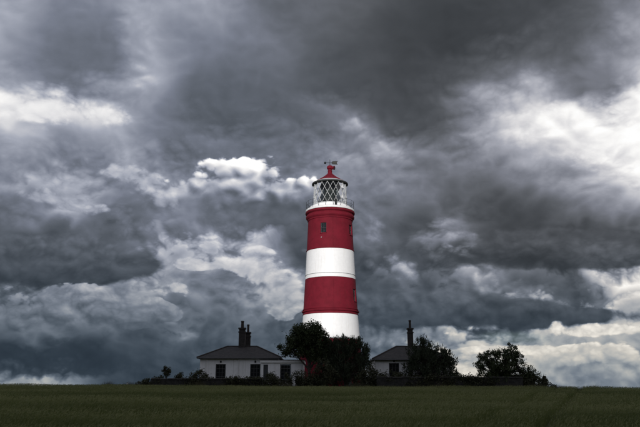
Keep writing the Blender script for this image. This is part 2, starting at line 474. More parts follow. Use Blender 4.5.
def box(bm, x0, x1, y0, y1, z0, z1, mtx=None, bev=0.0):
    r = bmesh.ops.create_cube(bm, size=1.0)
    vs = r['verts']
    for v in vs:
        v.co = Vector(((x0 + x1) / 2 + v.co.x * (x1 - x0), (y0 + y1) / 2 + v.co.y * (y1 - y0), (z0 + z1) / 2 + v.co.z * (z1 - z0)))
    if bev:
        es = list({e for v in vs for e in v.link_edges})
        rr = bmesh.ops.bevel(bm, geom=es, offset=bev, segments=1, affect='EDGES')
        vs = list({v for f in rr['faces'] for v in f.verts} | {v for v in vs if v.is_valid})
    if mtx is not None:
        bmesh.ops.transform(bm, matrix=mtx, verts=vs)
    return vs
def bxo(name, dims, m, parent, mtx=None, bev=0.0):
    bm = bmesh.new(); box(bm, *dims, mtx=mtx, bev=bev)
    return mesh_obj(name, bm, m, parent)
def lathe(bm, prof, seg=64, closed=False):
    rings = []
    for r, z in prof:
        rings.append([bm.verts.new((r * math.cos(2 * math.pi * i / seg), r * math.sin(2 * math.pi * i / seg), z)) for i in range(seg)])
    pairs = list(zip(rings[:-1], rings[1:]))
    if closed:
        pairs.append((rings[-1], rings[0]))
    for a, b in pairs:
        for i in range(seg):
            bm.faces.new((a[i], a[(i + 1) % seg], b[(i + 1) % seg], b[i]))
    if not closed:
        for rg in (rings[0], rings[-1]):
            bm.faces.new(rg)
def lat(name, prof, m, parent, seg=64, closed=False):
    bm = bmesh.new(); lathe(bm, prof, seg, closed)
    return mesh_obj(name, bm, m, parent, smooth=True)
def tube(bm, pts, rad, seg=6):
    pts = [Vector(p) for p in pts]
    rads = rad if hasattr(rad, '__len__') else [rad] * len(pts)
    rings = []
    for i, p in enumerate(pts):
        t = (pts[min(i + 1, len(pts) - 1)] - pts[max(i - 1, 0)]).normalized()
        a = t.orthogonal().normalized() if abs(t.z) > .95 else t.cross(Vector((0, 0, 1))).normalized()
        b = t.cross(a)
        rings.append([bm.verts.new(p + (a * math.cos(2 * math.pi * k / seg) + b * math.sin(2 * math.pi * k / seg)) * rads[i]) for k in range(seg)])
    for a, b in zip(rings[:-1], rings[1:]):
        for k in range(seg):
            bm.faces.new((a[k], a[(k + 1) % seg], b[(k + 1) % seg], b[k]))
    bm.faces.new(rings[0]); bm.faces.new(rings[-1])
def tubo(name, pts, rad, m, parent, seg=6):
    bm = bmesh.new(); tube(bm, pts, rad, seg)
    return mesh_obj(name, bm, m, parent, smooth=True)

# ------------------------------------------------------------------ ground
def sst(t):
    t = np.clip(t, 0, 1)
    return t * t * (3 - 2 * t)
SHADE_Z, SHADE_Y = 6.45, 80.6                         # an unseen rise, added to block the sun, shades the tower to here
SHADE_RIDGE_Y = -125.0
SHADE_RIDGE_H = SHADE_Z + (SHADE_Y - SHADE_RIDGE_Y) * math.tan(R(SUN_EL)) / math.cos(R(SUN_AZ - 180))
def height(x, y):
    x = np.asarray(x, float); y = np.asarray(y, float)
    h = 1.42 * sst((y + 8) / 72.0)
    h = h - 0.0032 * np.clip(x, -60, 60) * sst(y / 60)
    h = h + .05 * np.sin(x * .21 + 1.3) * np.sin(y * .17) + .04 * np.sin(x * .07 - y * .05)
    h = h - 6.0 * sst((y - 105) / 70.0)
    shade_hill = sst((-25 - y) / (-25 - SHADE_RIDGE_Y)) * (1 - .8 * sst((SHADE_RIDGE_Y - 40 - y) / 300)) * (1 - .75 * sst((np.abs(x) - 110) / 170))  # unseen rise behind the camera, added to shade all but the upper tower
    return h * sst((y + 30) / 30) + shade_hill * SHADE_RIDGE_H
def zg(x, y):
    return float(height(x, y))
gx = np.unique(np.concatenate([np.linspace(-40, 40, 61), np.array([-6000, -3000, -1500, -900, -700, -560, -460, -380, -320, -270, -220, -170, -130, -100, -80, -65, -50]), -np.array([-6000, -3000, -1500, -900, -700, -560, -460, -380, -320, -270, -220, -170, -130, -100, -80, -65, -50])]))
gy = np.unique(np.concatenate([np.linspace(0, 110, 89), np.linspace(-260, 0, 53), np.array([-1500, -900, -600, -450, -350, -300, 118, 128, 140, 155, 170, 190, 230, 300, 450, 800, 1500, 3000, 6000, 9000])]))
XX, YY = np.meshgrid(gx, gy)
ZZ = height(XX, YY)
gm = bpy.data.meshes.new('ground')
nx = len(gx)
fcs = [(j * nx + i, j * nx + i + 1, (j + 1) * nx + i + 1, (j + 1) * nx + i) for j in range(len(gy) - 1) for i in range(nx - 1)]
gm.from_pydata(np.stack([XX.ravel(), YY.ravel(), ZZ.ravel()], 1).tolist(), [], fcs)
for p in gm.polygons:
    p.use_smooth = True
gm.materials.append(M['soil'])
ground = link(bpy.data.objects.new('ground', gm))
ground['kind'] = 'structure'

# ------------------------------------------------------------------ the lighthouse
LX, LY = 1.25, 84.0
LZ = zg(LX, LY) - .05
lh = thing('lighthouse', 'tall round red and white banded lighthouse tower with lattice lantern', 'lighthouse', (LX, LY, LZ))
def Z(z):                                             # absolute height -> height above the tower's foot
    return z - LZ
_zr = [(1.3, 4.05), (4.0, 3.72), (7.6, 3.47), (10.1, 3.28), (14.43, 3.04), (18.1, 2.86), (21.6, 2.71), (23, 2.66)]
def rad(z):
    return float(np.interp(z, [a for a, _ in _zr], [b for _, b in _zr]))
def band(name, z0, z1, m, extra=0.0):
    n = max(2, int((z1 - z0) / .5))
    zs = [z0 + (z1 - z0) * i / n for i in range(n + 1)]
    return lat(name, [(rad(q_) + extra, Z(q_)) for q_ in zs], m, lh, 96)
def ring(name, prof, m, parent=None, seg=96):
    return lat(name, [(r, Z(q_)) for r, q_ in prof], m, parent or lh, seg, closed=True)
base_band = band('red_band', 1.25, 7.28, M['red'])
low_white = band('white_band', 7.34, 10.16, M['white'])
mid_red = band('red_band', 10.20, 14.40, M['red'])
mid_white = band('white_band', 14.42, 17.86, M['white'])
top_red = band('red_band', 17.88, 21.8, M['red'])
def course(z, h, proud, m, parent):
    r0 = rad(z)
    return ring('string_course', [(r0 - .05, z), (r0 + proud * .7, z), (r0 + proud, z + h * .35), (r0 + proud, z + h * .75), (r0 - .05 + proud * .3, z + h), (r0 - .05, z + h)], m, parent)
course(7.24, .16, .10, M['lead'], base_band)
course(10.44, .20, .17, M['red'], mid_red)
course(10.72, .10, .08, M['red'], mid_red)
course(10.14, .09, .06, M['red'], mid_red)
course(14.84, .08, .06, M['lead'], mid_white)
course(17.83, .10, .07, M['red'], top_red)
ring('cornice', [(2.6, 21.6), (2.78, 21.62), (2.80, 21.78), (2.87, 21.84), (2.97, 21.98), (2.99, 22.14), (2.93, 22.27), (2.86, 22.32), (2.86, 22.40), (2.97, 22.46), (3.05, 22.56), (3.05, 22.68), (2.98, 22.76), (2.6, 22.78)], M['red'])
gal = ring('gallery', [(1.8, 22.80), (2.99, 22.80), (3.01, 22.84), (3.01, 23.02), (2.95, 23.06), (2.62, 23.16), (2.58, 23.20), (2.52, 23.42), (2.12, 23.52), (2.10, 23.60), (1.8, 23.60)], M['white'])
# railing
rail = tubo('railing', [(2.94 * math.cos(a), 2.94 * math.sin(a), Z(24.02)) for a in [2 * math.pi * i / 64 for i in range(65)]], .014, M['iron'], lh)
tubo('rail', [(2.94 * math.cos(a), 2.94 * math.sin(a), Z(23.58)) for a in [2 * math.pi * i / 64 for i in range(65)]], .011, M['iron'], rail)
for i in range(20):
    a = 2 * math.pi * (i + .35) / 20
    x, y = 2.94 * math.cos(a), 2.94 * math.sin(a)
    tubo('rail_post', [(x, y, Z(23.04)), (x, y, Z(24.06))], .018, M['iron'], rail)
# a dark locker standing on the gallery, seen against the white kerb
am = R(-90 + 13)
bxo('gallery_locker', (-.12, .12, -.1, .1, 0, .78), M['iron'], lh, Matrix.Translation((2.86 * math.cos(am), 2.86 * math.sin(am), Z(23.06))) @ Matrix.Rotation(am, 4, 'Z'), .02)

# windows on the tower
def carve(o, dims, mt):
    bm = bmesh.new(); box(bm, *dims, mtx=mt)
    cut = mesh_obj('cutter', bm, M['red'])
    md = o.modifiers.new('cut', 'BOOLEAN'); md.operation = 'DIFFERENCE'; md.object = cut; md.solver = 'EXACT'
    bpy.context.view_layer.update()
    me = bpy.data.meshes.new_from_object(o.evaluated_get(bpy.context.evaluated_depsgraph_get()))
    o.modifiers.clear()
    o.data = me
    bpy.data.objects.remove(cut)
def tower_window(ang, z0, z1, w, parent):
    r = rad((z0 + z1) / 2)
    mt = Matrix.Rotation(R(ang), 4, 'Z') @ Matrix.Translation((r, 0, 0))
    carve(parent, (-.45, .5, -w / 2, w / 2, Z(z0), Z(z1)), Matrix.Translation((LX, LY, LZ)) @ mt)
    fr = bxo('window_pane', (-.44, -.20, -w / 2 + .002, w / 2 - .002, Z(z0) + .002, Z(z1) - .002), M['winglass'], parent, mt)
    bxo('sill', (-.3, .09, -w / 2 - .08, w / 2 + .08, Z(z0) - .09, Z(z0) - .003), M['red'], fr, mt)
    bm = bmesh.new()
    box(bm, -.198, -.17, -.015, .015, Z(z0), Z(z1), mtx=mt)
    for q_ in (.03, .5, .97):
        box(bm, -.197, -.17, -w / 2, w / 2, Z(z0) + (z1 - z0) * q_ - .022, Z(z0) + (z1 - z0) * q_ + .022, mtx=mt)
    for q_ in (-1, 1):
        box(bm, -.196, -.168, q_ * (w / 2 - .03) - .028, q_ * (w / 2 - .03) + .028, Z(z0) + .004, Z(z1) - .004, mtx=mt)
    mesh_obj('glazing_bar', bm, M['frame'], fr)
tower_window(-90 - 17.8, 19.72, 20.95, .72, top_red)
tower_window(-90 + 64, 19.72, 20.95, .80, top_red)
tower_window(-90 + 66, 11.7, 13.15, .85, mid_red)
tower_window(-90 - 20, 4.0, 5.2, .7, base_band)
# small weep pipe below the upper window
tubo('weep_pipe', [(2.72 * math.cos(R(-112)), 2.72 * math.sin(R(-112)), Z(19.2)), (2.95 * math.cos(R(-112)), 2.95 * math.sin(R(-112)), Z(19.12))], .05, M['lattice'], lh, 8)
# lightning conductor down the seaward-right side
tubo('conductor_strip', [((rad(q_) + .03) * math.cos(R(-90 + 6)), (rad(q_) + .03) * math.sin(R(-90 + 6)), Z(q_)) for q_ in np.arange(10.9, 14.3, .4)], .012, M['red'], mid_red)
tubo('conductor_strip', [((rad(q_) + .03) * math.cos(R(-90 + 6)), (rad(q_) + .03) * math.sin(R(-90 + 6)), Z(q_)) for q_ in np.arange(18.0, 21.6, .4)], .012, M['red'], top_red)
# door at the foot
dm = Matrix.Rotation(R(-90 + 28), 4, 'Z') @ Matrix.Translation((rad(2.4), 0, 0))
dr = bxo('door', (-.3, .06, -.5, .5, Z(1.45), Z(3.5)), M['door'], lh, dm)
bxo('door_handle', (.06, .10, .36, .40, Z(2.4), Z(2.55)), M['brass'], dr, dm)

# lantern
ln_floor = Z(23.55)
lan = ring('lantern', [(1.96, 23.6), (2.08, 23.6), (2.08, 23.72), (1.96, 23.72)], M['lattice'])
RB, ZB, ZT, NL, NK = 2.03, 23.66, 26.30, 18, 4
dth = math.pi / NL
for sgn in (1, -1):
    bm = bmesh.new()
    pts = [(RB * math.cos(sgn * dth * NK * t_ / 8), RB * math.sin(sgn * dth * NK * t_ / 8), Z(ZB) + (ZT - ZB) * t_ / 8) for t_ in range(9)]
    tube(bm, pts, .024, 5)
    first = mesh_obj('lattice_bar', bm, M['lattice'], lan, True)
    for i in range(1, NL):
        o = first.copy(); o.rotation_euler = (0, 0, 2 * dth * i)
        link(o, lan)
hz = (ZT - ZB) / NK
for kk in range(NK + 1):
    th0 = dth * ((kk + 1) % 2)
    zc = ZB + hz * kk
    cs = [(th0 - dth, zc), (th0, zc - hz), (th0 + dth, zc), (th0, zc + hz)]
    cs = [(a, b) for a, b in cs if ZB - .01 < b < ZT + .01]
    bm = bmesh.new()
    vs = [bm.verts.new(((RB - .03) * math.cos(a), (RB - .03) * math.sin(a), Z(b))) for a, b in cs]
    bm.faces.new(vs)
    first = mesh_obj('pane', bm, M['pane'], lan)
    for i in range(1, NL):
        o = first.copy(); o.rotation_euler = (0, 0, 2 * dth * i)
        link(o, lan)
# optic inside
op = lat('optic', [(.25, ln_floor), (.25, ln_floor + .5), (.75, ln_floor + .55), (.8, ln_floor + .6)], M['iron'], lan, 32)
for j in range(9):
    q_ = ln_floor + .66 + .17 * j
    r = .62 + .16 * math.cos((j - 4) / 4.5 * 1.2)
    lat('lens_ring', [(r - .06, q_), (r, q_ + .02), (r + .03, q_ + .08), (r, q_ + .14), (r - .06, q_ + .155)], M['lens'], op, 32)
ring('lantern_ceiling', [(.1, 26.42), (2.0, 26.36), (2.0, 26.44), (.1, 26.5)], M['soffit'], lan)
roof = ring('roof', [(1.98, 26.33), (2.20, 26.33), (2.26, 26.36), (2.26, 26.46), (2.21, 26.50), (1.98, 26.48)], M['soffit'])
ring('roof_apron', [(2.23, 26.515), (1.80, 26.74), (1.76, 26.70), (2.15, 26.48)], M['lead'], roof)
lat('roof_cone', [(1.84, Z(26.70)), (1.78, Z(26.78)), (1.3, Z(27.05)), (.8, Z(27.38)), (.42, Z(27.70)), (.30, Z(27.88))], M['red'], roof, 48)
for i in range(16):
    a = 2 * math.pi * i / 16
    tubo('roof_seam', [(r * math.cos(a), r * math.sin(a), Z(q_)) for r, q_ in ((1.77, 26.795), (1.3, 27.065), (.8, 27.395), (.42, 27.71))], .018, M['red'], roof, 5)
cow = lat('ventilator', [(.27, Z(27.86)), (.26, Z(28.10)), (.30, Z(28.20)), (.24, Z(28.24)), (.25, Z(28.40)), (.36, Z(28.48)), (.40, Z(28.62)), (.36, Z(28.78)), (.22, Z(28.90)), (.05, Z(28.95))], M['red'], lh, 28)
ca = R(-28)
tubo('cowl_mouth', [(.1 * math.cos(ca), .1 * math.sin(ca), Z(28.58)), (.45 * math.cos(ca), .45 * math.sin(ca), Z(28.54)), (.62 * math.cos(ca), .62 * math.sin(ca), Z(28.52))], [.2, .2, .27], M['red'], cow, 18)
tubo('cowl_opening', [(.61 * math.cos(ca), .61 * math.sin(ca), Z(28.52)), (.63 * math.cos(ca), .63 * math.sin(ca), Z(28.52))], [.23, .23], M['iron'], cow, 18)
vane = tubo('weather_vane', [(0, 0, Z(28.9)), (0, 0, Z(29.72))], [.035, .022], M['iron'], lh, 8)
vz = Z(29.28)
tubo('vane_arm', [(-.62, 0, vz), (.3, 0, vz)], .03, M['iron'], vane)
lat('vane_ball', [(.02, vz - .15), (.11, vz - .11), (.15, vz), (.11, vz + .11), (.02, vz + .15)], M['iron'], vane, 16).location = (-.6, 0, 0)
bm = bmesh.new()
pr = [(.16, 0), (.34, .21), (1.0, .24), (.86, 0), (1.0, -.24), (.34, -.21)]
f = bm.faces.new([bm.verts.new((x, -.02, vz + z_)) for x, z_ in pr])
e = bmesh.ops.extrude_face_region(bm, geom=[f])
bmesh.ops.translate(bm, vec=(0, .04, 0), verts=[v_ for v_ in e['geom'] if isinstance(v_, bmesh.types.BMVert)])
tl = mesh_obj('vane_tail', bm, M['iron'], vane)
bxo('gilded_panel', (.4, .8, -.034, .034, vz - .09, vz + .1), M['gilt'], tl)

# ------------------------------------------------------------------ cottages
def sash(parent, x0, x1, z0, z1, y, m=M['frame']):
    """window set in a wall that faces -y; y is the wall plane"""
    t = .07
    bm = bmesh.new()
    box(bm, x0, x0 + t, y - .05, y + .06, z0, z1); box(bm, x1 - t, x1, y - .05, y + .06, z0, z1)
    box(bm, x0 + t, x1 - t, y - .048, y + .058, z1 - t, z1); box(bm, x0 + t, x1 - t, y - .048, y + .058, z0, z0 + t)
    zm = (z0 + z1) / 2
    box(bm, x0 + t, x1 - t, y - .055, y + .05, zm - .03, zm + .03)
    w = mesh_obj('window', bm, m, parent)
    bxo('sill', (x0 - .08, x1 + .08, y - .16, y + .04, z0 - .08, z0 - .003), M['coping'], w)
    nx_, nz_ = 3, 4
    for i in range(nx_):
        for j in range(nz_):
            a0 = x0 + t + (x1 - x0 - 2 * t) * i / nx_; a1 = x0 + t + (x1 - x0 - 2 * t) * (i + 1) / nx_
            b0 = z0 + t + (z1 - z0 - 2 * t) * j / nz_; b1 = z0 + t + (z1 - z0 - 2 * t) * (j + 1) / nz_
            bxo('pane', (a0 + .012, a1 - .012, y - .02, y + .02, b0 + .012, b1 - .012), M['winglass'], w)
    bm = bmesh.new()
    for i in range(1, nx_):
        a = x0 + t + (x1 - x0 - 2 * t) * i / nx_
        box(bm, a - .0125, a + .0125, y - .035, y + .03, z0 + t, z1 - t)
    for j in range(1, nz_):
        b = z0 + t + (z1 - z0 - 2 * t) * j / nz_
        box(bm, x0 + t, x1 - t, y - .034, y + .029, b - .0125, b + .0125)
    mesh_obj('glazing_bar', bm, M['pipe'], w)
    return w
def wall_with_holes(name, x0, x1, y, th, z0, z1, holes, m, parent):
    bm = bmesh.new()
    xs = sorted({x0, x1} | {h[0] for h in holes} | {h[1] for h in holes})
    for a, b in zip(xs[:-1], xs[1:]):
        cut = sorted([(h[2], h[3]) for h in holes if h[0] <= a + 1e-6 and h[1] >= b - 1e-6])
        z = z0
        for c0, c1 in cut:
            if c0 > z:
                box(bm, a, b, y, y + th, z, c0)
            z = c1
        box(bm, a, b, y, y + th, z, z1)
    bmesh.ops.remove_doubles(bm, verts=bm.verts, dist=.0005)
    return mesh_obj(name, bm, m, parent)
def hip_roof(name, x0, x1, y0, y1, ze, rx0, rx1, zr, parent, over=.28):
    bm = bmesh.new()
    ym = (y0 + y1) / 2
    e = [bm.verts.new(c) for c in ((x0 - over, y0 - over, ze), (x1 + over, y0 - over, ze), (x1 + over, y1 + over, ze), (x0 - over, y1 + over, ze))]
    e2 = [bm.verts.new((v.co.x, v.co.y, ze + .09)) for v in e]
    r = [bm.verts.new((rx0, ym, zr)), bm.verts.new((rx1, ym, zr))]
    for i in range(4):
        bm.faces.new((e[i], e[(i + 1) % 4], e2[(i + 1) % 4], e2[i]))
    bm.faces.new((e2[0], e2[1], r[1], r[0])); bm.faces.new((e2[1], e2[2], r[1])); bm.faces.new((e2[2], e2[3], r[0], r[1])); bm.faces.new((e2[3], e2[0], r[0]))
    bm.faces.new(e[::-1])
    ro = mesh_obj(name, bm, M['slate'], parent)
    for a, b in ((r0_, r1_) for r0_, r1_ in (((rx0, ym, zr), (rx1, ym, zr)), ((x0 - over, y0 - over, ze + .09), (rx0, ym, zr)), ((x1 + over, y0 - over, ze + .09), (rx1, ym, zr)))):
        tubo('ridge_tile', [Vector(a) + Vector((0, 0, .02)), Vector(b) + Vector((0, 0, .02))], .07, M['clay'], ro)
    tubo('gutter', [(x0 - over, y0 - over - .05, ze + .02), (x1 + over, y0 - over - .05, ze + .02)], .055, M['pipe'], ro)
    return ro
def chimney(parent, x0, x1, y0, y1, zb, zs, zp, m=M['brick']):
    bm = bmesh.new()
    box(bm, x0, x1, y0, y1, zb, zs - .5)
    box(bm, x0 - .05, x1 + .05, y0 - .05, y1 + .05, zs - .5, zs - .38)
    box(bm, x0 + .02, x1 - .02, y0 + .02, y1 - .02, zs - .38, zs - .14)
    box(bm, x0 - .06, x1 + .06, y0 - .06, y1 + .06, zs - .14, zs)
    c = mesh_obj('chimney', bm, m, parent)
    pr = (x1 - x0) * .24
    p = lat('chimney_pot', [(pr * 1.15, 0), (pr, .12), (pr * .88, zp - zs - .16), (pr * 1.12, zp - zs - .12), (pr * 1.12, zp - zs - .04), (pr * .9, zp - zs)], M['clay'], c, 16)
    p.location = ((x0 + x1) / 2, (y0 + y1) / 2, zs)
    bxo('flashing', (x0 - .16, x1 + .16, y0 - .16, y0 - .02, zb + .9, zb + 1.0), M['lead'], c)
    return c

CG = 1.4
# left cottage; all coordinates relative to its base point
C1 = (-7.7, 68.0, CG)
ct = thing('cottage', 'white single storey cottage with dark hipped roof, paired chimneys and flat roofed annexe', 'cottage', C1)
def A1(x): return x - C1[0]
ZE, ZR = 4.46 - CG, 5.78 - CG
w1 = (A1(-9.9), A1(-8.95), .95, 2.55)
w2 = (A1(-6.62), A1(-5.66), .95, 2.55)
wl = wall_with_holes('wall', A1(-11.4), A1(-3.95), 0, .3, -.3, ZE, [w1, w2], M['wall'], ct)
bxo('end_wall', (A1(-11.4) + .002, A1(-11.1), .302, 6.3, -.3, ZE - .002), M['wall'], ct)
bxo('end_wall', (A1(-4.25), A1(-3.95) - .002, .302, 6.3, -.3, ZE - .002), M['wall'], ct)
bxo('rear_wall', (A1(-11.1), A1(-4.25), 6.0, 6.298, -.3, ZE - .003), M['wall'], ct)
for w in (w1, w2):
    sash(ct, *w, .1)
    bxo('wall_lamp', ((w[0] + w[1]) / 2 - .07, (w[0] + w[1]) / 2 + .07, -.12, -.003, w[3] + .12, w[3] + .32), M['iron'], ct, bev=.02)
rf = hip_roof('roof', A1(-11.4), A1(-3.95), 0, 6.4, ZE, A1(-9.24), A1(-6.33), ZR, ct)
chimney(rf, A1(-8.13), A1(-7.5), 2.9, 3.5, ZR - 1.3, 7.62 - CG, 8.32 - CG)
chimney(rf, A1(-7.62), A1(-7.12), 4.3, 4.85, ZR - 1.3, 7.3 - CG, 8.08 - CG)
for x in (-10.85, -7.75):
    tubo('downpipe', [(A1(x), -.07, -.2), (A1(x), -.07, ZE - .05)], .045, M['trim'], ct)
# annexe
AY = -1.2
aw = (A1(-3.72), A1(-2.7), 1.05, 2.5)
ad = (A1(-5.28), A1(-4.84), -.3, 2.45)
an = wall_with_holes('annexe_wall', A1(-5.5), A1(-1.54), AY, .25, -.3, 2.62, [aw, ad], M['wall'], ct)
bxo('end_wall', (A1(-1.79), A1(-1.54) - .002, AY + .252, 3.2, -.3, 2.618), M['wall'], an)
bxo('end_wall', (A1(-5.5) + .002, A1(-5.25), AY + .252, -.003, -.3, 2.618), M['wall'], an)
sash(an, *aw, AY + .1)
ddr = bxo('door', (ad[0] + .003, ad[1] - .003, AY + .06, AY + .11, -.3, ad[3] - .003), M['door'], an)
bxo('door_handle', (ad[1] - .1, ad[1] - .06, AY + .02, AY + .058, .75, .9), M['brass'], ddr)
ar = bxo('annexe_roof', (A1(-5.62), A1(-1.42), AY - .14, 3.3, 2.842, 2.90), M['felt'], ct, bev=.01)
bxo('fascia', (A1(-5.6), A1(-1.44), AY - .12, 3.28, 2.625, 2.838), M['trim'], ar)

# right cottage
C2 = (9.4, 67.0, CG)
c2 = thing('cottage', 'white cottage with dark hipped roof and single tall chimney half hidden behind dark trees', 'cottage', C2)
def A2(x): return x - C2[0]
v1 = (A2(6.45), A2(7.4), .95, 2.6)
v2 = (A2(10.2), A2(11.1), .95, 2.6)
ZE2, ZR2 = 4.28 - CG, 5.72 - CG
wall_with_holes('wall', A2(5.15), A2(12.25), 0, .3, -.3, ZE2, [v1, v2], M['wall'], c2)
bxo('end_wall', (A2(5.15) + .002, A2(5.45), .302, 6.3, -.3, ZE2 - .002), M['wall'], c2)
bxo('end_wall', (A2(11.95), A2(12.25) - .002, .302, 6.3, -.3, ZE2 - .002), M['wall'], c2)
bxo('rear_wall', (A2(5.45), A2(11.95), 6.0, 6.298, -.3, ZE2 - .003), M['wall'], c2)
sash(c2, *v1, .1); sash(c2, *v2, .1)
rf2 = hip_roof('roof', A2(5.15), A2(12.25), 0, 6.4, ZE2, A2(7.55), A2(10.1), ZR2, c2)
chimney(rf2, A2(8.68), A2(9.2), 2.95, 3.5, ZR2 - 1.2, 7.5 - CG, 8.3 - CG)
bxo('wall_lamp', (A2(6.85), A2(7.0), -.12, -.003, 2.72, 2.9), M['iron'], c2, bev=.02)

# ------------------------------------------------------------------ boundary wall
def boundary(x0, x1, y, top, label, seed):
    rng = random.Random(seed)
    o = thing('boundary_wall', label, 'wall', ((x0 + x1) / 2, y, CG))
    bm = bmesh.new()
    n = int((x1 - x0) / .5)
    prof = [(-.2, -.3), (-.18, .5), (-.16, None), (.16, None), (.2, -.3)]
    rows = []
    for i in range(n + 1):
        x = x0 + (x1 - x0) * i / n - (x0 + x1) / 2
        t = top - CG - .05 + rng.uniform(-.03, .03)
        rows.append([bm.verts.new((x, p + rng.uniform(-.02, .02), t if q_ is None else q_)) for p, q_ in prof])
    for a, b in zip(rows[:-1], rows[1:]):
        for k in range(len(prof) - 1):
            bm.faces.new((a[k], a[k + 1], b[k + 1], b[k]))
    mesh_obj('masonry', bm, M['stone'], o)
    x = x0
    while x < x1 - .2:
        w = min(rng.uniform(.55, .85), x1 - x)
        j = rng.uniform(-.02, .02)
        bxo('coping_stone', (x + .008 - (x0 + x1) / 2, x + w - .008 - (x0 + x1) / 2, -.22, .22, top - CG - .07 + j, top - CG + .04 + j), M['coping'], o, bev=.025)
        x += w
    ir = np.random.default_rng(seed)
    n = int((x1 - x0) * 14)
    cx = ir.uniform(x0, x1, n) - (x0 + x1) / 2
    dens = np.sin(cx * 1.3 + seed) + np.sin(cx * .47 + 2 * seed) + ir.normal(0, .5, n)
    cx = cx[dens > -.1]
    cz = (top - CG) * ir.uniform(.2, 1.0, len(cx)) + .05 + .10 * np.maximum(0, np.sin(cx * 2.3 + seed)) * ir.random(len(cx))
    K = 42
    p = np.stack([np.repeat(cx, K), np.full(len(cx) * K, -.2), np.repeat(cz, K)], 1) + ir.normal(0, 1, (len(cx) * K, 3)) * np.array([.22, .09, .13])
    ax = ir.normal(size=p.shape); ax /= np.linalg.norm(ax, axis=1)[:, None]
    sd = np.cross(ax, ir.normal(size=p.shape)); sd /= np.linalg.norm(sd, axis=1)[:, None]
    l_ = ir.uniform(.04, .09, len(p))[:, None]
    iv = np_obj('ivy', np.stack([p - ax * l_, p + sd * l_ * .7, p + ax * l_, p - sd * l_ * .7], 1).reshape(-1, 3), 4, M['leaf_shrub'], o)
    iv['kind'] = 'stuff'
    return o
boundary(-14.9, -5.0, 63.6, 2.52, 'low dark stone boundary wall running along the field in front of the annexed cottage', 3)
boundary(5.0, 17.9, 63.6, 2.66, 'low dark stone boundary wall running from the chimney cottage to the spreading tree', 4)

# ------------------------------------------------------------------ trees and shrubs
def plant(name, label, cat, x, y, lobes, nclump, crad, nleaf, leaf, lm, seed, trunk=None, needle=False, group=None, twigs=0, fill=.35, clean=.05):
    """lobes: (dx, dy, z, rx, ry, rz) ellipsoids above the plant's foot"""
    rng = np.random.default_rng(seed)
    z0 = zg(x, y)
    o = thing(name, label, cat, (x, y, z0), group)
    vol = np.array([l[3] * l[4] * l[5] for l in lobes]) ** .75
    pick = rng.choice(len(lobes), nclump, p=vol / vol.sum())
    L = np.array(lobes)[pick]
    d = rng.normal(size=(nclump, 3)); d /= np.linalg.norm(d, axis=1)[:, None]
    rr = np.where(rng.random(nclump) < fill, rng.uniform(.1, .75, nclump), rng.uniform(.72, 1.08, nclump))
    C = L[:, :3] + d * rr[:, None] * L[:, 3:6]
    C[:, 2] = np.maximum(C[:, 2], .12)
    # branches
    bm = bmesh.new()
    th, tr = trunk or (max(.25, float(C[:, 2].mean()) * .5), .06)
    ph = rng.uniform(0, 6)
    spine = [(0, 0, -.1)] + [(.10 * math.sin(ph + k * 1.3) * k / 5 * min(1, th / 2), .08 * math.cos(ph + k) * k / 5, th * k / 5) for k in range(1, 6)]
    tube(bm, spine, [tr * 1.35] + [tr * (1 - .09 * k) for k in range(1, 6)], 8)
    tip = Vector(spine[-1])
    # main limbs to each lobe, then twigs to clumps
    hubs = []
    for l in lobes:
        e = Vector(l[:3]) + Vector((0, 0, .1))
        s_ = Vector(spine[3]).lerp(tip, float(rng.random()))
        m_ = s_.lerp(e, .5) + Vector((0, 0, -.12 * (e - s_).length * .4))
        tube(bm, [s_, m_, e], [tr * .62, tr * .48, tr * .3], 6)
        hubs.append((m_, e))
    for i in range(0, nclump):
        h = hubs[int(pick[i])]
        s_ = h[0].lerp(h[1], float(rng.random()))
        e = Vector(C[i])
        k_ = s_.lerp(e, .55) + Vector(rng.normal(size=3) * .05) - Vector((0, 0, .05))
        tube(bm, [s_, k_, e], [tr * .2 + .006, tr * .12 + .006, .006], 4)
    mesh_obj('trunk', bm, M['bark'], o, True)
    # leaves
    cr = crad * rng.uniform(.6, 1.35, nclump)
    N = nclump * nleaf
    ci = np.repeat(np.arange(nclump), nleaf)
    q_ = rng.normal(size=(N, 3)); q_ /= np.linalg.norm(q_, axis=1)[:, None]
    q_ *= (rng.random(N) ** .45)[:, None]
    if needle:
        q_ *= np.array([.7, .7, 1.25])
    p = C[ci] + q_ * cr[ci][:, None]
    stray = rng.random(N) < clean
    p[stray] += rng.normal(size=(stray.sum(), 3)) * crad * .55
    p[:, 2] = np.maximum(p[:, 2], .02)
    ax = rng.normal(size=(N, 3))
    if needle:
        ax = ax * .5 + (p - np.array([0, 0, .3])) * .35 + np.array([0, 0, .9])
    ax /= np.linalg.norm(ax, axis=1)[:, None]
    sd = np.cross(ax, rng.normal(size=(N, 3))); sd /= np.linalg.norm(sd, axis=1)[:, None] + 1e-9
    ln = leaf * rng.uniform(.6, 1.4, N)[:, None]
    wd = ln * (.16 if needle else .34)
    V = np.stack([p - ax * ln * .5, p + sd * wd - ax * ln * .05, p + ax * ln * .5, p - sd * wd - ax * ln * .05], 1).reshape(-1, 3)
    cw = np_obj('crown' if cat == 'tree' else 'foliage', V, 4, lm, o)
    cw['kind'] = 'stuff'
    return o

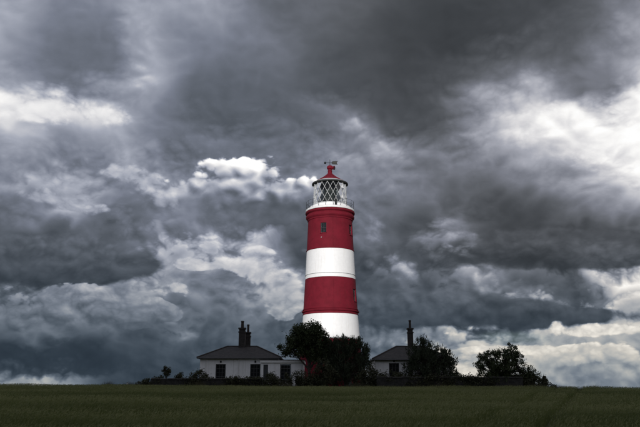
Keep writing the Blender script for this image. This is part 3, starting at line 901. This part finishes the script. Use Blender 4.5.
# broadleaf tree before the tower's left flank: crown z 4.1 - 8.0
plant('broadleaf_tree', 'round crowned broadleaf tree with bare trunk in front of the tower and annexe', 'tree', -1.0, 66.3,
      [(-.9, 0, 4.6, 1.35, 1.3, 1.25), (.5, .2, 4.7, 1.35, 1.3, 1.3), (-.2, -.2, 5.4, 1.3, 1.2, 1.0), (-1.7, 0, 4.0, 1.0, 1.0, .8), (1.25, .1, 4.1, .8, .9, .95), (-.9, 0, 5.6, .7, .7, .65), (.9, 0, 5.4, .7, .7, .6), (.2, 0, 3.5, 1.5, 1.0, .7), (1.2, 0, 3.3, .9, .8, .7)],
      300, .38, 80, .14, M['leaf_broad'], 11, (2.9, .17))
# dark spiky mass right of it
plant('pine_bush', 'dense dark ragged bush with upswept twigs rising against the lower white band', 'bush', 2.5, 66.0,
      [(0, 0, 1.6, 1.9, 1.3, 1.6), (.9, 0, 3.3, 1.1, 1.0, 1.3), (-.9, 0, 3.3, 1.1, 1.0, 1.3), (1.45, 0, 2.6, .9, .9, 1.3), (0, 0, 3.9, 1.0, .8, .9), (1.1, 0, 4.3, .55, .5, .75), (1.8, .1, 3.6, .35, .35, .6), (-.6, 0, 4.4, .7, .6, .55), (-1.3, 0, 4.3, .6, .6, .6), (-1.6, 0, 3.3, .7, .7, 1.0), (-1.7, 0, 1.9, .8, .8, 1.2), (.3, 0, 4.5, .6, .5, .4)],
      380, .36, 80, .17, M['leaf_pine'], 12, (1.6, .13), needle=True, fill=.5)
# pine beside the right cottage
plant('pine_tree', 'dark full pine tree standing against the chimney cottage', 'tree', 9.75, 64.9,
      [(0, 0, 1.7, 2.3, 1.5, 1.6), (-.5, 0, 3.2, 1.3, 1.2, 1.2), (-.35, 0, 4.3, .65, .65, .7), (1.3, 0, 3.2, .9, .9, 1.05), (2.0, 0, 2.5, .7, .8, .9), (-1.4, 0, 2.4, .9, .9, .9), (2.3, .1, 1.4, .5, .6, .7), (.5, 0, 3.6, .6, .6, .6)],
      270, .36, 75, .17, M['leaf_pine'], 13, (2.0, .15), needle=True, fill=.5)
# spreading tree on the right
plant('thorn_tree', 'broad wind shaped tree with open twiggy top beyond the wall end', 'tree', 16.4, 64.6,
      [(-.8, 0, 2.5, 1.3, 1.2, 1.25), (.4, 0, 2.5, 1.5, 1.2, 1.3), (-1.4, 0, 3.0, .7, .7, .6), (-.7, 0, 3.5, .6, .6, .5), (.6, 0, 3.7, .75, .7, .6), (1.3, 0, 3.2, .7, .7, .6), (1.6, 0, 2.1, 1.0, .9, .8), (2.5, 0, 1.4, .9, .8, .7), (0, 0, 1.2, 2.4, 1.2, 1.1), (-2.0, 0, 2.2, .45, .45, .4), (1.4, 0, 1.3, 1.5, .9, .8), (-1.2, 0, 1.6, 1.0, .9, .9)],
      330, .28, 66, .12, M['leaf_broad'], 14, (1.5, .14), fill=.4, clean=.1)
SG = 'garden shrubs along the boundary wall'
shrubs = [
 ('leafy low shrub trailing down to the bare field edge past the thorn tree', 19.6, 64.2, [(0, 0, .6, .9, .7, .6), (-1.0, 0, .9, .9, .7, .75), (-1.6, 0, .6, .8, .7, .6), (.9, 0, .32, .8, .6, .36), (1.5, 0, .15, .5, .5, .2)], 130, .27, 60),
 ('small upright shrub standing clear of the trailing hedge end', 20.2, 65.0, [(0, 0, .9, .35, .35, .5), (.1, 0, 1.2, .25, .25, .2)], 24, .18, 45),
 ('dark rounded shrub between the ragged bush and the chimney cottage', 4.6, 64.7, [(0, 0, 1.1, 1.0, .8, 1.1), (.8, 0, .9, .8, .7, .9), (-.7, 0, .8, .7, .7, .8)], 120, .32, 64),
 ('dark shrub below the window of the chimney cottage', 6.5, 64.6, [(0, 0, .9, .9, .8, .9), (.8, 0, 1.0, .7, .6, .9)], 60, .28, 60),
 ('low shrub at the foot of the pine on its cottage side', 8.0, 64.4, [(0, 0, .8, .9, .7, .8)], 44, .28, 60),
 ('low shrub at the foot of the pine towards the open sky', 12.7, 64.4, [(0, 0, .8, .8, .7, .7), (.7, 0, .8, .3, .4, .5)], 44, .26, 55),
 ('low shrub in front of the broadleaf trunk', -.9, 64.3, [(0, 0, .75, 1.1, .7, .7), (1.4, 0, 1.4, 1.0, .7, 1.4), (-1.0, 0, .95, .8, .6, .95), (.8, 0, 1.2, 1.0, .7, 1.2)], 200, .32, 66),
 ('shrub in front of the annexe window', -3.3, 64.6, [(0, 0, .8, .8, .7, .75), (-1.0, 0, .9, .7, .6, .75)], 60, .26, 60),
 ('shrub in front of the annexe door and corner', -5.9, 64.3, [(0, 0, .6, .8, .6, .6), (.9, 0, .7, .6, .6, .6)], 50, .26, 55),
 ('straggly shrub between the two front windows of the annexed cottage', -8.0, 64.3, [(0, 0, .65, .9, .6, .55), (.5, 0, 1.0, .2, .2, .35), (-.6, 0, 1.0, .15, .15, .3)], 44, .24, 50),
 ('thick shrub hiding the outer corner of the annexed cottage', -10.7, 64.4, [(0, 0, .9, .8, .7, .8), (-.6, 0, 1.1, .45, .5, .55), (.8, 0, .7, .6, .6, .6)], 64, .28, 60),
 ('low rounded shrub topping the wall next to the sapling', -12.6, 64.3, [(0, 0, 1.1, .55, .5, .3), (0, 0, .6, .7, .5, .5)], 36, .22, 50),
 ('low shrub ending the wall by the open field', -15.0, 63.9, [(0, 0, .55, .7, .6, .5), (-.9, 0, .35, .7, .5, .4), (.6, 0, .7, .5, .4, .5)], 64, .25, 60),
]
for i, (lb, x, y, lobes, n, cr_, nl_) in enumerate(shrubs):
    plant('shrub', lb, 'shrub', x, y, lobes, n, cr_, nl_, .11, M['leaf_shrub'], 40 + i, group=SG)
plant('sapling', 'small fan shaped sapling rising above the low wall left of the cottage', 'tree', -13.75, 64.3,
      [(0, 0, 1.5, .3, .3, .35), (-.15, 0, 1.85, .3, .25, .25), (.2, 0, 1.8, .25, .25, .25)], 34, .16, 40, .10, M['leaf_shrub'], 70, (1.0, .05))

# ------------------------------------------------------------------ crop and rough grass
def blades(name, x, y, hgt, wid, lean, m, seed):
    rng = np.random.default_rng(seed)
    n = len(x)
    z = height(x, y)
    a = rng.uniform(0, 2 * np.pi, n)
    dx, dy = np.cos(a) * wid, np.sin(a) * wid
    lx = rng.normal(lean[0], lean[2], n) * hgt; ly = rng.normal(lean[1], lean[2], n) * hgt
    V = np.empty((n, 3, 3), np.float32)
    V[:, 0] = np.stack([x - dx, y - dy, z - .01], 1)
    V[:, 1] = np.stack([x + dx, y + dy, z - .01], 1)
    V[:, 2] = np.stack([x + lx, y + ly, z + hgt], 1)
    o = np_obj(name, V.reshape(-1, 3), 3, m)
    o['kind'] = 'stuff'
    return o
rng = np.random.default_rng(5)
N = 760000
y = rng.uniform(11.0, 63.0, N)
x = rng.uniform(-1, 1, N) * (y * .475 + 5)
# tractor tramlines: two wheel tracks crossing towards the wall end
tdir = np.array([13.5, 35.0]); tdir /= np.linalg.norm(tdir)
off = (x - 4.3) * tdir[1] - (y - 20.0) * tdir[0]
keep = ~((np.abs(off) < .24) | (np.abs(off - 1.8) < .24)) | (rng.random(N) < .12)
x, y = x[keep], y[keep]
wave = np.sin(x * .9 + 2 * np.sin(y * .3)) * np.sin(y * .55 + np.sin(x * .23)) * .05 + np.sin(x * .13 + y * .31) * .05
hg = (.44 + wave) * rng.uniform(.72, 1.12, len(x))
crop = blades('barley_crop', x, y, hg, rng.uniform(.004, .010, len(x)), (.12, .05, .16), M['crop'], 6)
crop['label'] = 'dark green field of young barley'
# ears nodding at the top of the stalks, part of the crop
sel = rng.random(len(x)) < .24
ex, ey, eh = x[sel], y[sel], hg[sel]
n = len(ex)
ax = np.stack([rng.normal(.5, .35, n), rng.normal(.1, .4, n), rng.normal(.65, .3, n)], 1); ax /= np.linalg.norm(ax, axis=1)[:, None]
sd = np.cross(ax, rng.normal(size=(n, 3))); sd /= np.linalg.norm(sd, axis=1)[:, None]
p = np.stack([ex + rng.normal(.05, .06, n), ey + rng.normal(.02, .06, n), height(ex, ey) + eh + .02], 1)
l_ = rng.uniform(.035, .075, n)[:, None]
w_ = rng.uniform(.007, .014, n)[:, None]
ears = np_obj('ears', np.stack([p - ax * l_, p + sd * w_, p + ax * l_, p - sd * w_], 1).reshape(-1, 3), 4, M['ears'], crop)
ears['kind'] = 'stuff'
N = 45000
x = rng.uniform(-19, 24, N); y = rng.uniform(61.5, 63.3, N)
cl = .5 + .5 * np.sin(x * 2.1 + np.sin(x * .7) * 2) * np.sin(x * .43)
hg = (.35 + .5 * cl * cl) * rng.uniform(.4, 1.15, N)
rough_g = blades('rough_grass', x, y, hg, rng.uniform(.006, .014, N), (.1, 0, .28), M['leaf_weed'], 8)
rough_g['label'] = 'rough uncut grass along the foot of the wall'

# ------------------------------------------------------------------ a marker post at the field edge
mp = thing('marker_post', 'short pale marker post at the field edge beyond the wall end and low shrub', 'post', (-16.75, 62.6, zg(-16.75, 62.6)))
bxo('post', (-.05, .05, -.05, .05, -.2, .62), M['trim'], mp, bev=.012)
bxo('cap', (-.065, .065, -.065, .065, .621, .66), M['coping'], mp, bev=.01)
